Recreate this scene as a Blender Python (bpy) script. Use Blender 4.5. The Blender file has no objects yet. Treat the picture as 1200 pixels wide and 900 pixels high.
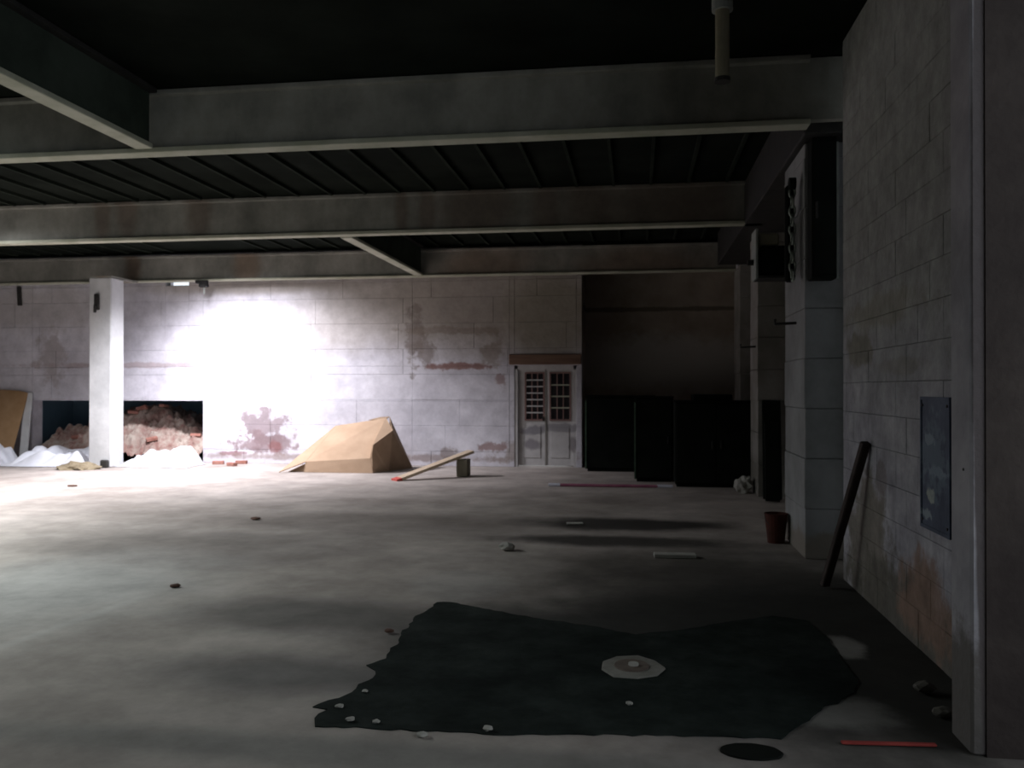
import bpy, bmesh, math, random
from mathutils import Vector, Matrix, noise

random.seed(7)
SC = bpy.context.scene
COL = SC.collection

# ------------------------------------------------------------------ camera
CAM_H = 1.6
F = 1000.0                       # focal length for a 1200 px wide frame
YAW = math.atan(0.146)
cd = bpy.data.cameras.new('camera'); cam = bpy.data.objects.new('camera', cd); COL.objects.link(cam)
cd.sensor_width = 36.0; cd.lens = 36.0 * F / 1200.0; cd.clip_end = 200
cam.location = (0, 0, CAM_H)
cam.rotation_euler = (math.radians(90) + math.atan(5 / F), 0, YAW)
SC.camera = cam
cd.dof.use_dof = True; cd.dof.focus_distance = 3.2; cd.dof.aperture_fstop = 5.0   # the soft focus of a cheap camera

# ------------------------------------------------------------------ world, light, exposure
w = bpy.data.worlds.new('overcast_sky'); SC.world = w; w.use_nodes = True
bgn = w.node_tree.nodes['Background']
bgn.inputs[0].default_value = (0.86, 0.93, 1.0, 1); bgn.inputs[1].default_value = 1.2
SC.view_settings.view_transform = 'Standard'; SC.view_settings.look = 'None'
SC.view_settings.gamma = 1.0; SC.view_settings.use_curve_mapping = False
SC.view_settings.exposure = 0.0

def light(name, typ, loc, energy, color, **kw):
    d = bpy.data.lights.new(name, typ); d.energy = energy; d.color = color
    o = bpy.data.objects.new(name, d); COL.objects.link(o); o.location = loc
    for k, v in kw.items():
        if k == 'aim':
            o.rotation_euler = (Vector(v) - Vector(loc)).to_track_quat('-Z', 'Y').to_euler()
        else:
            setattr(d, k, v)
    return o

HOLE = (-8.45, 14.75)            # roof opening near the far wall
light('roof_opening_daylight', 'SPOT', (HOLE[0], HOLE[1], 4.62), 2350, (0.95, 0.93, 1.0),
      aim=(HOLE[0] + 0.6, 15.9, 0.0), spot_size=math.radians(124), spot_blend=0.9, shadow_soft_size=0.28)
# added roof gaps and area lamps, unseen, to brighten the left floor
ADDED_ROOF_GAPS = ((-11.6, -9.8, 9.3, 11.3), (-9.4, -7.6, 5.0, 7.0))
light('added_left_fill', 'AREA', (-10.7, 10.3, 4.50), 500, (0.97, 0.96, 1.0),
      aim=(-10.1, 10.2, 0.0), shape='RECTANGLE', size=1.8, size_y=2.0, spread=math.radians(146))
light('added_near_fill', 'AREA', (-8.5, 6.0, 4.50), 190, (0.86, 1.0, 0.95),
      aim=(-7.9, 5.9, 0.0), shape='RECTANGLE', size=1.8, size_y=2.0, spread=math.radians(146))

# ------------------------------------------------------------------ helpers
def ray(px, py):
    u = px - 600.0
    return Vector((u * math.cos(YAW) - F * math.sin(YAW), F * math.cos(YAW) + u * math.sin(YAW), 455.0 - py))
def at(px, py, Y):
    r = ray(px, py); s = Y / r.y
    return Vector((r.x * s, Y, CAM_H + r.z * s))
def fl(px, py, z=0.0):
    r = ray(px, py); s = (z - CAM_H) / r.z
    return Vector((r.x * s, r.y * s, z))

def link_mesh(name, bm, mat, parent=None, smooth=False):
    me = bpy.data.meshes.new(name); bm.normal_update(); bm.to_mesh(me); bm.free()
    if mat: me.materials.append(mat)
    if smooth:
        for p in me.polygons: p.use_smooth = True
    o = bpy.data.objects.new(name, me); COL.objects.link(o)
    if parent: o.parent = parent
    return o
def tag(o, label, cat=None, group=None, kind=None):
    o['label'] = label
    if cat: o['category'] = cat
    if group: o['group'] = group
    if kind: o['kind'] = kind
    return o
def empty(name, loc, label, cat, group=None, rz=0, kind=None):
    o = bpy.data.objects.new(name, None); COL.objects.link(o); o.location = loc; o.rotation_euler = (0, 0, rz)
    o.empty_display_size = 0.1
    return tag(o, label, cat, group, kind)

def add_box(bm, x0, x1, y0, y1, z0, z1, bev=0.0):
    vs = [bm.verts.new(p) for p in ((x0,y0,z0),(x1,y0,z0),(x1,y1,z0),(x0,y1,z0),(x0,y0,z1),(x1,y0,z1),(x1,y1,z1),(x0,y1,z1))]
    fs = [bm.faces.new([vs[i] for i in f]) for f in ((0,3,2,1),(4,5,6,7),(0,1,5,4),(1,2,6,5),(2,3,7,6),(3,0,4,7))]
    if bev > 0:
        es = list({e for f in fs for e in f.edges})
        bmesh.ops.bevel(bm, geom=es, offset=bev, segments=1, affect='EDGES')
def box(name, x0, x1, y0, y1, z0, z1, mat, parent=None, bev=0.0):
    bm = bmesh.new(); add_box(bm, x0, x1, y0, y1, z0, z1, bev)
    return link_mesh(name, bm, mat, parent)
def add_bar(bm, a, b, w, h, up=Vector((0, 0, 1)), bev=0.0):
    a, b = Vector(a), Vector(b); d = (b - a).normalized()
    s = d.cross(up).normalized() * w / 2; t = s.cross(d).normalized() * h / 2
    vs = [bm.verts.new(p) for p in (a-s-t, a+s-t, a+s+t, a-s+t, b-s-t, b+s-t, b+s+t, b-s+t)]
    fs = [bm.faces.new([vs[i] for i in f]) for f in ((0,3,2,1),(4,5,6,7),(0,1,5,4),(1,2,6,5),(2,3,7,6),(3,0,4,7))]
    if bev:
        bmesh.ops.bevel(bm, geom=list({e for f in fs for e in f.edges}), offset=bev, segments=1, affect='EDGES')
def bar(name, a, b, w, h, mat, parent=None, up=Vector((0, 0, 1)), bev=0.0):
    bm = bmesh.new(); add_bar(bm, a, b, w, h, up, bev); return link_mesh(name, bm, mat, parent)
def add_tube(bm, pts, r, n=10, cap=True):
    rings = []
    pts = [Vector(p) for p in pts]
    for i, p in enumerate(pts):
        d = (pts[min(i+1, len(pts)-1)] - pts[max(i-1, 0)]).normalized()
        ref = Vector((0, 0, 1)) if abs(d.z) < 0.9 else Vector((1, 0, 0))
        s = d.cross(ref).normalized(); t = s.cross(d)
        rr = r[i] if isinstance(r, (list, tuple)) else r
        rings.append([bm.verts.new(p + (s*math.cos(2*math.pi*k/n) + t*math.sin(2*math.pi*k/n))*rr) for k in range(n)])
    for a, b in zip(rings, rings[1:]):
        for k in range(n): bm.faces.new((a[k], a[(k+1) % n], b[(k+1) % n], b[k]))
    if cap: bm.faces.new(rings[0][::-1]); bm.faces.new(rings[-1])
def tube(name, pts, r, mat, parent=None, n=10):
    bm = bmesh.new(); add_tube(bm, pts, r, n); bmesh.ops.recalc_face_normals(bm, faces=bm.faces)
    return link_mesh(name, bm, mat, parent, smooth=False)
def plate(name, pts, thick, mat, parent=None):
    """a flat (or slightly bent) sheet through pts with real thickness"""
    pts = [Vector(p) for p in pts]; n = (pts[1]-pts[0]).cross(pts[2]-pts[0]).normalized()*thick
    bm = bmesh.new(); a = [bm.verts.new(p) for p in pts]; b = [bm.verts.new(p - n) for p in pts]
    bm.faces.new(a); bm.faces.new(b[::-1]); k = len(pts)
    for i in range(k): bm.faces.new((a[i], b[i], b[(i+1) % k], a[(i+1) % k]))
    bmesh.ops.recalc_face_normals(bm, faces=bm.faces)
    return link_mesh(name, bm, mat, parent)

# ------------------------------------------------------------------ materials
def mat(name, c1, c2=None, scale=3.0, rough=0.85, bump=0.15, bscale=None, metallic=0.0, blobs=(), detail=6.0,
        contrast=(0.35, 0.65), stretch=(1, 1, 1), spec=0.3, mottle=0.0, mscale=7.0):
    m = bpy.data.materials.new(name); m.use_nodes = True
    nt = m.node_tree; N = nt.nodes; L = nt.links
    b = N['Principled BSDF']; b.inputs['Roughness'].default_value = rough; b.inputs['Metallic'].default_value = metallic
    b.inputs['Specular IOR Level'].default_value = spec
    geo = N.new('ShaderNodeNewGeometry')
    vm = N.new('ShaderNodeVectorMath'); vm.operation = 'MULTIPLY'; vm.inputs[1].default_value = stretch
    L.new(geo.outputs['Position'], vm.inputs[0])
    nz = N.new('ShaderNodeTexNoise'); nz.inputs['Scale'].default_value = scale; nz.inputs['Detail'].default_value = detail
    nz.inputs['Roughness'].default_value = 0.62
    L.new(vm.outputs[0], nz.inputs['Vector'])
    cr = N.new('ShaderNodeValToRGB'); cr.color_ramp.elements[0].position = contrast[0]; cr.color_ramp.elements[1].position = contrast[1]
    cr.color_ramp.elements[0].color = (*c1, 1); cr.color_ramp.elements[1].color = (*(c2 or c1), 1)
    L.new(nz.outputs['Fac'], cr.inputs[0]); col = cr.outputs[0]
    if blobs:
        sep = N.new('ShaderNodeSeparateXYZ'); L.new(geo.outputs['Position'], sep.inputs[0])
        def M(op, a, bb=None):
            n = N.new('ShaderNodeMath'); n.operation = op
            for i, v in enumerate((a, bb)):
                if v is None: continue
                if isinstance(v, (int, float)): n.inputs[i].default_value = v
                else: L.new(v, n.inputs[i])
            return n.outputs[0]
        nzs = {}
        for bl in blobs:
            ax, cx, cy, rx, ry, colr, ns, amp, edge, strength = bl[:10]; rot = bl[10] if len(bl) > 10 else 0.0
            if ns not in nzs:
                q = N.new('ShaderNodeTexNoise'); q.inputs['Scale'].default_value = ns; q.inputs['Detail'].default_value = 5.0
                q.inputs['Roughness'].default_value = 0.65
                L.new(geo.outputs['Position'], q.inputs['Vector']); nzs[ns] = q.outputs['Fac']
            A = M('SUBTRACT', sep.outputs['xyz'.index(ax[0])], cx); B = M('SUBTRACT', sep.outputs['xyz'.index(ax[1])], cy)
            if rot:
                c_, s_ = math.cos(rot), math.sin(rot)
                A, B = M('ADD', M('MULTIPLY', A, c_), M('MULTIPLY', B, s_)), M('SUBTRACT', M('MULTIPLY', B, c_), M('MULTIPLY', A, s_))
            A = M('DIVIDE', A, rx); B = M('DIVIDE', B, ry)
            d = M('SQRT', M('ADD', M('MULTIPLY', A, A), M('MULTIPLY', B, B)))
            d = M('ADD', d, M('MULTIPLY', M('SUBTRACT', nzs[ns], 0.5), amp))
            mr = N.new('ShaderNodeMapRange'); mr.interpolation_type = 'SMOOTHSTEP'
            mr.inputs['From Min'].default_value = 1 + edge; mr.inputs['From Max'].default_value = 1 - edge
            mr.inputs['To Min'].default_value = 0; mr.inputs['To Max'].default_value = strength
            L.new(d, mr.inputs['Value'])
            mx = N.new('ShaderNodeMix'); mx.data_type = 'RGBA'
            L.new(mr.outputs[0], mx.inputs['Factor']); L.new(col, mx.inputs['A']); mx.inputs['B'].default_value = (*colr, 1)
            col = mx.outputs['Result']
    if mottle:
        q = N.new('ShaderNodeTexNoise'); q.inputs['Scale'].default_value = mscale; q.inputs['Detail'].default_value = 8.0
        q.inputs['Roughness'].default_value = 0.7; L.new(geo.outputs['Position'], q.inputs['Vector'])
        mr = N.new('ShaderNodeMapRange'); L.new(q.outputs['Fac'], mr.inputs['Value'])
        mr.inputs['From Min'].default_value = 0.3; mr.inputs['From Max'].default_value = 0.7
        mr.inputs['To Min'].default_value = 1 - mottle; mr.inputs['To Max'].default_value = 1 + mottle*0.5
        mv = N.new('ShaderNodeVectorMath'); mv.operation = 'SCALE'
        L.new(col, mv.inputs[0]); L.new(mr.outputs[0], mv.inputs['Scale']); col = mv.outputs[0]
    L.new(col, b.inputs['Base Color'])
    if bump:
        bn = N.new('ShaderNodeBump'); bn.inputs['Strength'].default_value = bump; bn.inputs['Distance'].default_value = 0.03
        nb = N.new('ShaderNodeTexNoise'); nb.inputs['Scale'].default_value = bscale or scale*5; nb.inputs['Detail'].default_value = 5
        L.new(geo.outputs['Position'], nb.inputs['Vector'])
        L.new(nb.outputs['Fac'], bn.inputs['Height']); L.new(bn.outputs[0], b.inputs['Normal'])
    return m

def fb(px, py, wpx, hpx, colr, ns=1.5, amp=0.9, edge=0.35, strength=0.9, rot=0.0):
    """a stain, or a darker or paler patch, on the floor whose centre lies under pixel px,py"""
    c = fl(px, py); s = c.y / ray(px, py).y
    ry = (fl(px, py - hpx).y - fl(px, min(py + hpx, 899)).y) / 2
    return ('xy', c.x, c.y, wpx * s, ry, colr, ns, amp, edge, strength, rot)
def wb(px, py, wpx, hpx, colr, ns=3.0, amp=1.2, edge=0.2, strength=0.9, Y=17.2):
    c = at(px, py, Y); s = Y / ray(px, py).y
    return ('xz', c.x, c.z, wpx * s, hpx * s, colr, ns, amp, edge, strength)

BRICK = (0.25, 0.12, 0.10)
DIRT = (0.23, 0.17, 0.12)
M_FLOOR = mat('worn_concrete', (0.37, 0.325, 0.295), (0.53, 0.475, 0.44), 0.7, 0.85, 0.12, 9, spec=0.15, mottle=0.3, mscale=1.6, blobs=(
    fb(230, 640, 190, 26, (0.23, 0.205, 0.19), 0.9, 1.2, 0.6, 0.8),
    fb(360, 720, 150, 20, (0.17, 0.16, 0.15), 0.9, 1.2, 0.5, 0.8),
    fb(340, 790, 150, 22, (0.12, 0.12, 0.12), 0.9, 1.2, 0.6, 0.7),
    fb(440, 612, 260, 10, (0.24, 0.21, 0.19), 0.9, 1.0, 0.6, 0.7),
    fb(60, 690, 160, 45, (0.52, 0.51, 0.50), 0.9, 1.2, 0.7, 0.7),
    fb(730, 614, 120, 7, (0.035, 0.033, 0.03), 1.2, 1.0, 0.4, 0.95),
    fb(720, 634, 130, 6, (0.03, 0.028, 0.025), 1.2, 1.2, 0.4, 0.9),
    fb(880, 690, 250, 60, (0.075, 0.068, 0.06), 1.1, 1.0, 0.6, 0.9),
    fb(900, 760, 170, 90, (0.045, 0.045, 0.043), 1.1, 1.0, 0.6, 0.9),
    fb(640, 745, 190, 40, (0.06, 0.058, 0.055), 1.1, 0.8, 0.4, 0.85),
    fb(1030, 765, 150, 100, (0.04, 0.04, 0.036), 2.0, 1.0, 0.5, 0.95),
    fb(830, 725, 190, 30, (0.04, 0.04, 0.036), 2.0, 1.0, 0.6, 0.9),
    fb(985, 757, 24, 12, (0.33, 0.32, 0.30), 4.0, 1.2, 0.3, 0.8),
    fb(535, 685, 60, 16, (0.46, 0.43, 0.41), 2.0, 1.2, 0.4, 0.6),
    fb(985, 835, 60, 18, (0.30, 0.29, 0.27), 3.0, 1.2, 0.4, 0.7),
    ('xy', (fl(0, 758)+fl(160, 702)).x/2, (fl(0, 758)+fl(160, 702)).y/2, (fl(160, 702)-fl(0, 758)).length*.6, 0.05, (0.58, 0.56, 0.54), 2.0, 1.4, 0.9, 0.45,
     math.atan2((fl(160, 702)-fl(0, 758)).y, (fl(160, 702)-fl(0, 758)).x)),
    fb(420, 882, 520, 17, (0.22, 0.225, 0.21), 1.5, 0.8, 0.6, 0.6),
))
M_WALL = mat('peeling_white_paint', (0.56, 0.545, 0.60), (0.74, 0.725, 0.785), 1.3, 0.9, 0.2, 14, mottle=0.18, mscale=4.0, blobs=(
    wb(560, 350, 150, 62, (0.36, 0.315, 0.27), 1.0, 0.9, 0.45, 0.85),
    wb(420, 370, 90, 40, (0.50, 0.46, 0.43), 1.0, 0.9, 0.5, 0.7),
    wb(485, 392, 9, 34, (0.24, 0.20, 0.18), 3.5, 4.0, 0.3, 0.65),
    wb(497, 412, 14, 14, (0.24, 0.20, 0.18), 3.5, 3.6, 0.3, 0.7),
    wb(540, 429, 42, 4, BRICK, 4.0, 2.6, 0.3, 0.85),
    wb(575, 412, 14, 16, (0.27, 0.22, 0.18), 3.5, 4.0, 0.3, 0.6),
    wb(530, 387, 60, 4, (0.26, 0.21, 0.17), 3.5, 4.0, 0.4, 0.55),
    wb(585, 447, 6, 9, BRICK, 4.0, 4.0, 0.3, 0.6),
    wb(580, 524, 16, 5, BRICK, 4.0, 4.0, 0.3, 0.7),
    wb(525, 531, 10, 7, (0.28, 0.22, 0.20), 4.0, 4.0, 0.3, 0.65),
    wb(308, 500, 24, 20, (0.27, 0.21, 0.225), 3.5, 4.2, 0.3, 0.85),
    wb(312, 520, 40, 11, (0.25, 0.18, 0.19), 3.5, 3.6, 0.3, 0.85),
    wb(322, 524, 8, 6, (0.26, 0.12, 0.12), 4.0, 2.6, 0.4, 0.8),
    wb(272, 531, 14, 3, (0.27, 0.13, 0.14), 4.0, 3.0, 0.3, 0.8),
    wb(400, 536, 200, 4, (0.30, 0.23, 0.21), 3.5, 2.6, 0.4, 0.7),
    wb(650, 370, 60, 50, (0.30, 0.27, 0.22), 1.5, 0.9, 0.4, 0.85),
    wb(625, 530, 40, 14, (0.36, 0.30, 0.27), 3.5, 3.0, 0.3, 0.7),
    wb(60, 420, 16, 28, (0.40, 0.36, 0.36), 3.5, 3.4, 0.4, 0.7),
    wb(40, 360, 90, 26, (0.44, 0.41, 0.40), 1.5, 1.3, 0.5, 0.7),
    wb(150, 428, 130, 3, (0.42, 0.34, 0.35), 3.5, 2.6, 0.4, 0.7),
    wb(300, 335, 140, 9, (0.40, 0.36, 0.33), 1.5, 0.8, 0.5, 0.8),
))
def rb(Y, z, ry, rz, colr, ns=3.0, amp=1.6, edge=0.2, strength=0.85): return ('yz', Y, z, ry, rz, colr, ns, amp, edge, strength)
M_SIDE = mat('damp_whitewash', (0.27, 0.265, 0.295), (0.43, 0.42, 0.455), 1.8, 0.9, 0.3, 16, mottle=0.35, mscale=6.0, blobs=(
    rb(6.0, 3.8, 2.8, 2.0, (0.30, 0.31, 0.28), 1.2, 1.0, 0.6, 0.85),
    rb(6.7, 0.45, 0.55, 0.55, (0.20, 0.18, 0.15), 3.0, 2.2, 0.25, 0.9),
    rb(5.6, 0.05, 1.7, 0.38, (0.13, 0.12, 0.10), 3.0, 2.0, 0.3, 0.95),
    rb(5.4, 0.30, 0.5, 0.25, (0.26, 0.17, 0.13), 4.0, 2.2, 0.25, 0.85),
    rb(7.0, 1.90, 0.35, 0.14, (0.18, 0.17, 0.13), 4.0, 2.0, 0.25, 0.8),
    rb(6.4, 2.15, 1.0, 0.12, (0.27, 0.26, 0.21), 3.0, 2.0, 0.3, 0.7),
    rb(6.35, 0.95, 0.14, 0.12, (0.2, 0.18, 0.18), 4.0, 2.0, 0.2, 0.8),
    rb(5.9, 1.75, 0.5, 0.06, (0.25, 0.24, 0.22), 4.0, 2.2, 0.25, 0.7),
))
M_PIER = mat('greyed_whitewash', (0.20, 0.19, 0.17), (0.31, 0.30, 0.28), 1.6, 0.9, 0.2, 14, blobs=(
    ('xz', 1.75, 0.25, 0.4, 0.3, (0.16, 0.15, 0.13), 3.0, 1.8, 0.3, 0.8),))
M_DULL = mat('grimy_brown_plaster', (0.30, 0.25, 0.20), (0.42, 0.36, 0.30), 1.6, 0.95, 0.2, 12, blobs=(
    ('xz', 0.0, 3.3, 3.0, 0.05, (0.12, 0.10, 0.08), 2.0, 1.6, 0.3, 0.8),
    ('xz', 0.6, 2.1, 2.4, 0.6, (0.5, 0.48, 0.46), 2.0, 1.4, 0.3, 0.8)))
M_DARKBLUE = mat('blue_shade_plaster', (0.20, 0.32, 0.42), (0.26, 0.40, 0.50), 1.6, 0.95, 0.2, 12)  # blue cast of the dim recess is put into the colour
M_DARKEND = mat('shaded_brown_render', (0.045, 0.036, 0.034), (0.075, 0.062, 0.056), 2.2, 0.95, 0.25, 14)  # shade on the near wall end's front is put into this dark colour
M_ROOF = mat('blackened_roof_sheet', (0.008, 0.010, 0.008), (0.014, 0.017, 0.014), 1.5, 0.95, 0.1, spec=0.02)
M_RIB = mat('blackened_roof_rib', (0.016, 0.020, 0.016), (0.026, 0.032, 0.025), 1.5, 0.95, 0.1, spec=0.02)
def beam_mat(name, streaks):
    return mat(name, (0.20, 0.20, 0.175), (0.31, 0.305, 0.27), 1.5, 0.85, 0.1, 10, stretch=(1, 1, 0.35), mottle=0.3, mscale=2.5, blobs=streaks)
M_BEAM = beam_mat('greyed_beam_paint', ())
M_BEAM2 = beam_mat('streaked_beam_paint', tuple(
    wb(px, 245, wp, 40, (0.16, 0.13, 0.105), 1.5, 1.0, 0.5, 0.8, Y=12.3) for px, wp in
    ((120, 10), (148, 14), (232, 16), (470, 8), (500, 10), (560, 40), (640, 18), (690, 30), (770, 60), (820, 40))))
M_BEAM3 = beam_mat('ochre_beam_paint', tuple(
    wb(px, 305, wp, 26, (0.20, 0.15, 0.11), 1.5, 1.0, 0.5, 0.8, Y=16.0) for px, wp in ((125, 10), (265, 16), (560, 60), (760, 80))))
M_FLANGE = mat('pale_flange_edge', (0.36, 0.37, 0.28), (0.50, 0.50, 0.41), 2.5, 0.8, 0.1)
M_COLUMN = mat('column_whitewash', (0.54, 0.55, 0.56), (0.70, 0.71, 0.72), 2.0, 0.9, 0.15, 14, blobs=(
    ('xz', -9.99, 0.10, 0.35, 0.25, (0.24, 0.20, 0.15), 4.0, 1.6, 0.3, 0.85),))
M_BLACK = mat('matt_black_steel', (0.006, 0.007, 0.006), (0.011, 0.013, 0.011), 3, 0.75, 0.03, spec=0.08)
M_IRON = mat('dark_iron', (0.02, 0.02, 0.02), (0.04, 0.038, 0.035), 6, 0.6, 0.1)
M_CHAIN = mat('worn_chain_steel', (0.22, 0.26, 0.22), (0.36, 0.40, 0.36), 20, 0.5, 0.1, metallic=0.5)
M_EDGEGLINT = mat('green_edge_glint', (0.05, 0.09, 0.06), (0.10, 0.16, 0.11), 8, 0.5, 0.05)  # greenish glint on the cabinet edges, painted as a strip
M_CARD = mat('brown_cardboard', (0.42, 0.29, 0.195), (0.50, 0.355, 0.245), 2.2, 0.9, 0.05, 20)
M_CARDIN = mat('cardboard_inside', (0.30, 0.21, 0.14), (0.38, 0.27, 0.18), 3, 0.9, 0.05, 20)
M_PLANK = mat('bare_plank', (0.52, 0.40, 0.28), (0.66, 0.53, 0.40), 5, 0.85, 0.1, stretch=(1, 6, 6))
M_RED = mat('faded_red_paint', (0.50, 0.07, 0.05), (0.62, 0.11, 0.09), 8, 0.7, 0.05)
M_BARK = mat('old_dark_timber', (0.035, 0.025, 0.022), (0.06, 0.045, 0.04), 6, 0.85, 0.2)
M_TARP = mat('white_plastic_sheet', (0.74, 0.77, 0.84), (0.84, 0.86, 0.92), 3, 0.45, 0.05, spec=0.5)
M_RUBBLE = mat('brick_rubble', (0.26, 0.14, 0.12), (0.44, 0.38, 0.33), 4.5, 0.95, 0.4, 14)
M_CLAY = mat('red_clay_brick', (0.30, 0.13, 0.10), (0.42, 0.21, 0.17), 7, 0.95, 0.3)
M_BOARD = mat('brown_fibreboard', (0.36, 0.22, 0.11), (0.45, 0.29, 0.16), 3, 0.85, 0.05)
M_LINTEL = mat('brown_lintel_timber', (0.15, 0.09, 0.065), (0.22, 0.14, 0.10), 4, 0.9, 0.2, stretch=(0.3, 1, 3))
M_DOOR = mat('door_white_paint', (0.50, 0.49, 0.49), (0.62, 0.61, 0.61), 3.0, 0.8, 0.1, blobs=(
    wb(625, 505, 14, 5, (0.24, 0.23, 0.26), 4.0, 1.8, 0.3, 0.8), wb(622, 521, 10, 6, (0.25, 0.23, 0.26), 4.0, 1.8, 0.3, 0.8),
    wb(660, 502, 26, 5, (0.28, 0.27, 0.29), 4.0, 1.8, 0.3, 0.8), wb(672, 522, 6, 9, (0.25, 0.23, 0.24), 4.0, 1.8, 0.3, 0.8)))
M_DOORDARK = mat('maroon_window_putty', (0.22, 0.13, 0.12), (0.30, 0.19, 0.17), 4, 0.8, 0.05)
M_GLASS = mat('dark_dusty_glass', (0.02, 0.017, 0.022), (0.035, 0.03, 0.035), 3, 0.25, 0.0, spec=0.5)
M_BLUEPANEL = mat('chipped_blue_paint', (0.022, 0.038, 0.070), (0.055, 0.080, 0.125), 4, 0.6, 0.1, blobs=(
    rb(5.28, 0.98, 0.06, 0.05, (0.34, 0.38, 0.33), 9.0, 2.6, 0.2, 0.8),
    rb(5.30, 1.30, 0.09, 0.03, (0.28, 0.34, 0.36), 12.0, 4.0, 0.3, 0.8),
    rb(5.18, 1.12, 0.16, 0.03, (0.22, 0.28, 0.32), 12.0, 4.4, 0.3, 0.8),
    rb(5.35, 0.86, 0.10, 0.03, (0.24, 0.30, 0.32), 12.0, 4.0, 0.3, 0.8),
    rb(5.22, 1.22, 0.2, 0.2, (0.10, 0.15, 0.19), 12.0, 4.6, 0.3, 0.6)))
M_TAR = mat('damp_black_tar', (0.015, 0.020, 0.018), (0.032, 0.040, 0.036), 1.6, 0.9, 0.12, 18, spec=0.05, mottle=0.5, mscale=4.0)
M_STONE = mat('pale_concrete_chip', (0.34, 0.33, 0.30), (0.48, 0.47, 0.43), 5, 0.9, 0.2)
M_COVER = mat('pale_drain_surround', (0.19, 0.185, 0.16), (0.30, 0.29, 0.26), 6, 0.9, 0.2)
M_RUST = mat('rust_red_paint', (0.045, 0.013, 0.008), (0.08, 0.02, 0.013), 6, 0.8, 0.15)
M_PIPE = mat('dull_ochre_pipe', (0.22, 0.20, 0.14), (0.30, 0.28, 0.20), 4, 0.7, 0.1)
M_CONDUIT = mat('grey_conduit', (0.26, 0.28, 0.26), (0.34, 0.36, 0.34), 4, 0.7, 0.05)
M_PINK = mat('faded_magenta_pole', (0.34, 0.10, 0.18), (0.45, 0.18, 0.26), 5, 0.6, 0.05)
M_WHITEEND = mat('pale_pole_cap', (0.62, 0.62, 0.74), (0.7, 0.7, 0.8), 5, 0.6, 0.05)
M_EARTH = mat('yard_ground', (0.2, 0.2, 0.17), (0.28, 0.27, 0.23), 1, 0.95, 0.1)

# ------------------------------------------------------------------ the setting
XW = 1.71            # face of the right-hand wall
XL = -16.0           # left wall, outside the frame
YB = 17.2            # back wall
YF = -5.0            # wall behind the camera
ROOF = 4.51
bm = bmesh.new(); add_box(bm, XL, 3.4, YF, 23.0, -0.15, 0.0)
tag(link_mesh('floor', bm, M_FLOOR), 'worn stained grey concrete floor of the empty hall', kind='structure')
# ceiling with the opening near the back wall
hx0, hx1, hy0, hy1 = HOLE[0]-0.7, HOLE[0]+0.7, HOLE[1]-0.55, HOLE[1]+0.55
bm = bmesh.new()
HOLES = ((hx0, hx1, hy0, hy1), (-17.0, -1.6, 17.55, 24.0)) + ADDED_ROOF_GAPS
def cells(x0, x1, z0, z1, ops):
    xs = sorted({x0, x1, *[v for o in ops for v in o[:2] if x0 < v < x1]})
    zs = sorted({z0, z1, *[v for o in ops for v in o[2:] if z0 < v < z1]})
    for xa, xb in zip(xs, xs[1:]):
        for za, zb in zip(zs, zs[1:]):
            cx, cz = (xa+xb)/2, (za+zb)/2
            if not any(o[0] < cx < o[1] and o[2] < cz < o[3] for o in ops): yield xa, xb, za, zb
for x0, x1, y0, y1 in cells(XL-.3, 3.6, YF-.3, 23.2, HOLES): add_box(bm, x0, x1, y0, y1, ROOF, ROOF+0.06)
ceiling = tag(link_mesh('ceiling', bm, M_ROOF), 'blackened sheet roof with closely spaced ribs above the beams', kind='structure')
ribs = {}
def rib(x, y0, y1):
    k = round(y1-y0, 3); m_ = M_ROOF if y0 < 2 else M_RIB
    if k not in ribs:
        bmr = bmesh.new(); add_box(bmr, -0.02, 0.02, 0, k, -0.045, 0.0); o = link_mesh('roof_rib', bmr, m_, ceiling); ribs[k] = o
    else:
        o = ribs[k].copy(); COL.objects.link(o); o.parent = ceiling
    o.location = (x, y0, ROOF)
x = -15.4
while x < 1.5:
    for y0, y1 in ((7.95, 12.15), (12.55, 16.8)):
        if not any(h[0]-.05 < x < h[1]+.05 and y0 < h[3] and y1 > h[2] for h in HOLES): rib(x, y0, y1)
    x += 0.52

# back wall with openings: rubble opening, doorway, dark bay, high slot
OP_A = (-13.27, -9.23, 0.0, 1.33)
OP_D = (-2.46, -1.20, 0.0, 2.06)
OP_B = (-1.09, 1.97, 0.0, 5.0)
OP_S = (-10.10, -9.56, 3.82, 4.10)
openings = (OP_A, OP_D, OP_B, OP_S)
bm = bmesh.new()
for c in cells(XL-.3, 3.4, 0, ROOF, openings): add_box(bm, c[0], c[1], YB+.03, YB+.33, c[2], c[3])
wall_back = tag(link_mesh('wall_back', bm, M_WALL), 'tall white painted block wall at the far end, stained and peeling', kind='structure')
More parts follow.
